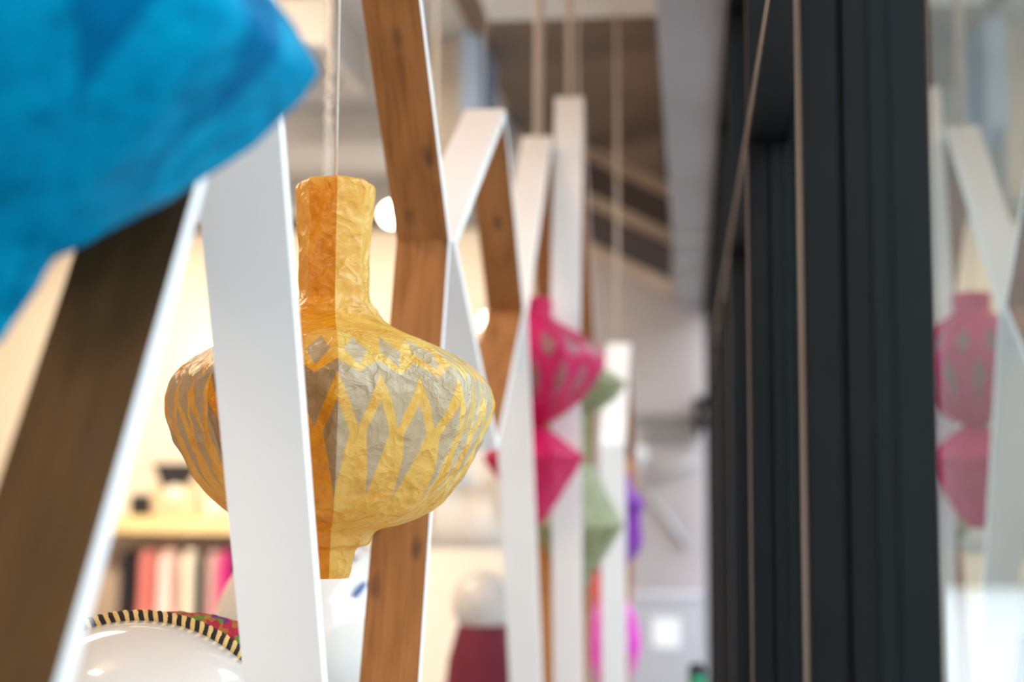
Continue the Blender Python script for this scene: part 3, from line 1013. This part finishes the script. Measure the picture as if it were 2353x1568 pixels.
# ------------------------------------------------------------------ mannequins
def ball_mannequin(loc, head_z, r, label):
    m_ = empty('mannequin', loc)
    bm = bmesh.new()
    bmesh.ops.create_uvsphere(bm, u_segments=40, v_segments=28, radius=1.0, matrix=Matrix.Translation((0, 0, head_z)) @ Matrix.Diagonal((r, r, r * 1.08, 1)))
    link('round_head', bm, M['shade_pearl'], m_, smooth=True)
    bm = bmesh.new()
    zt = head_z - r * 0.78
    lathe(bm, [(0.070, zt + 0.03), (0.085, zt - 0.01), (0.110, zt - 0.10), (0.125, zt - 0.22), (0.11, zt - 0.42), (0.16, zt - 0.65), (0.20, 0.02), (0.20, 0.0)], 36)
    for v in bm.verts:
        a = math.atan2(v.co.y, v.co.x)
        k = 1 + 0.05 * math.sin(9 * a) * max(0, min(1, (zt - v.co.z) * 2))
        v.co.x *= k; v.co.y *= k
    link('gown', bm, M['maroon'], m_)
    return tag(m_, label, 'mannequin')


ball_mannequin((-0.668, 4.62, 0), 1.135, 0.098, 'mannequin with round pearl white head in a maroon gown, behind the white board')


def glossy_form(name, c, r, label, sx=1.0):
    f_ = empty(name, (c[0], c[1], 0.0))
    bm = bmesh.new()
    bmesh.ops.create_uvsphere(bm, u_segments=64, v_segments=40, radius=1.0, matrix=Matrix.Translation((0, 0, c[2])) @ Matrix.Diagonal((r * sx, r, r, 1)))
    f_['label'] = label
    shell = link('glossy_shell', bm, M['gloss_white'], f_, smooth=True)
    bm = bmesh.new()
    lathe(bm, [(0.06, c[2] - r * 0.95), (0.055, c[2] - r - 0.1), (0.055, 0.03), (0.15, 0.025), (0.16, 0.0)], 32)
    link('pedestal', bm, M['beam_white'], f_)
    return tag(f_, label, 'display form')


c1, r1 = Vector((-0.722, 1.82, 1.122)), 0.205
gf = glossy_form('display_form', c1, r1, 'glossy white rounded display form wearing a woven multicolour band with rope trim')
# rope and textile follow circles of the sphere facing the camera
vdir = (Vector((0, 0, 1.5)) - c1).normalized()
ux = Vector((0, 0, 1)).cross(vdir).normalized()
uy = vdir.cross(ux)


def on_sphere(t, off, lift=0.0):
    """t: angle from straight up towards the window; off: shift along the view axis"""
    rr = math.sqrt(max(1e-6, r1 * r1 - off * off)) + lift
    return Vector((0, 0, c1.z)) + vdir * off + (ux * math.sin(t) + uy * math.cos(t)) * rr


def rope_off(t):
    return 0.016 + 0.030 * t


bm = bmesh.new()
uvl = bm.loops.layers.uv.new('UVMap')
nt, nw = 110, 9
grid = []
for i in range(nt + 1):
    t = R(-28) + R(130) * i / nt
    row = []
    for k in range(nw + 1):
        s = k / nw
        off = rope_off(t) - 0.004 - s * 0.12
        puff = 0.004 + (0.010 + 0.046 * max(0.0, min(1.0, t / R(48))) ** 1.2) * math.sin(min(1, s * 2.0) * math.pi * 0.5) + 0.004 * noise.noise(Vector((t * 14, s * 6, 1)))
        row.append(bm.verts.new(on_sphere(t, off, puff)))
    grid.append(row)
for i in range(nt):
    for k in range(nw):
        f = bm.faces.new((grid[i][k], grid[i + 1][k], grid[i + 1][k + 1], grid[i][k + 1]))
        f.smooth = True
        for lp, (a, b) in zip(f.loops, ((i, k), (i + 1, k), (i + 1, k + 1), (i, k + 1))):
            lp[uvl].uv = (a / nt, b / nw)
tx = link('woven_band', bm, M['textile'], gf)
sm = tx.modifiers.new('thickness', 'SOLIDIFY')
sm.thickness = 0.003

for j, (mt) in enumerate(('rope_gold', 'rope_black')):
    pts = []
    for i in range(480):
        t = R(-28) + R(130) * i / 479
        tw = i * 0.50 + j * math.pi
        base = on_sphere(t, rope_off(t), 0.004)
        rad = (base - Vector((0, 0, c1.z))).normalized()
        pts.append(base + (rad * math.cos(tw) + vdir * math.sin(tw)) * 0.0050)
    bm = bmesh.new()
    tube(bm, pts, 0.0054, 6)
    link('rope_strand', bm, M[mt], tx)
c2 = Vector((-0.78, 2.95, 1.20))
gf2 = glossy_form('display_form', c2, 0.21, 'glossy white rounded display form printed with dark leaves, below the yellow lantern')


def motif(t, off, ln, mat):
    v = (Vector((0, 0, 1.5)) - c2).normalized()
    x = Vector((0, 0, 1)).cross(v).normalized()
    y = v.cross(x)
    r = 0.212
    bm = bmesh.new()
    ring = []
    for k in range(16):
        a = 2 * math.pi * k / 16
        px = off[0] + ln * math.cos(a) * math.cos(t) - ln * 0.38 * math.sin(a) * math.sin(t)
        py = off[1] + ln * math.cos(a) * math.sin(t) + ln * 0.38 * math.sin(a) * math.cos(t)
        d = math.sqrt(max(0.0, r * r - px * px - py * py))
        ring.append(bm.verts.new(Vector((0, 0, c2.z)) + x * px + y * py + v * d))
    bm.faces.new(ring)
    o = link('leaf_print', bm, mat, next(c for c in gf2.children if c.name.startswith('glossy_shell')))
    s = o.modifiers.new('thickness', 'SOLIDIFY')
    s.thickness = 0.002


motif(1.0, (0.083, 0.165), 0.026, M['purple_dark'])
motif(0.9, (0.086, 0.085), 0.022, M['navy'])
motif(2.4, (0.004, -0.105), 0.03, M['purple_dark'])
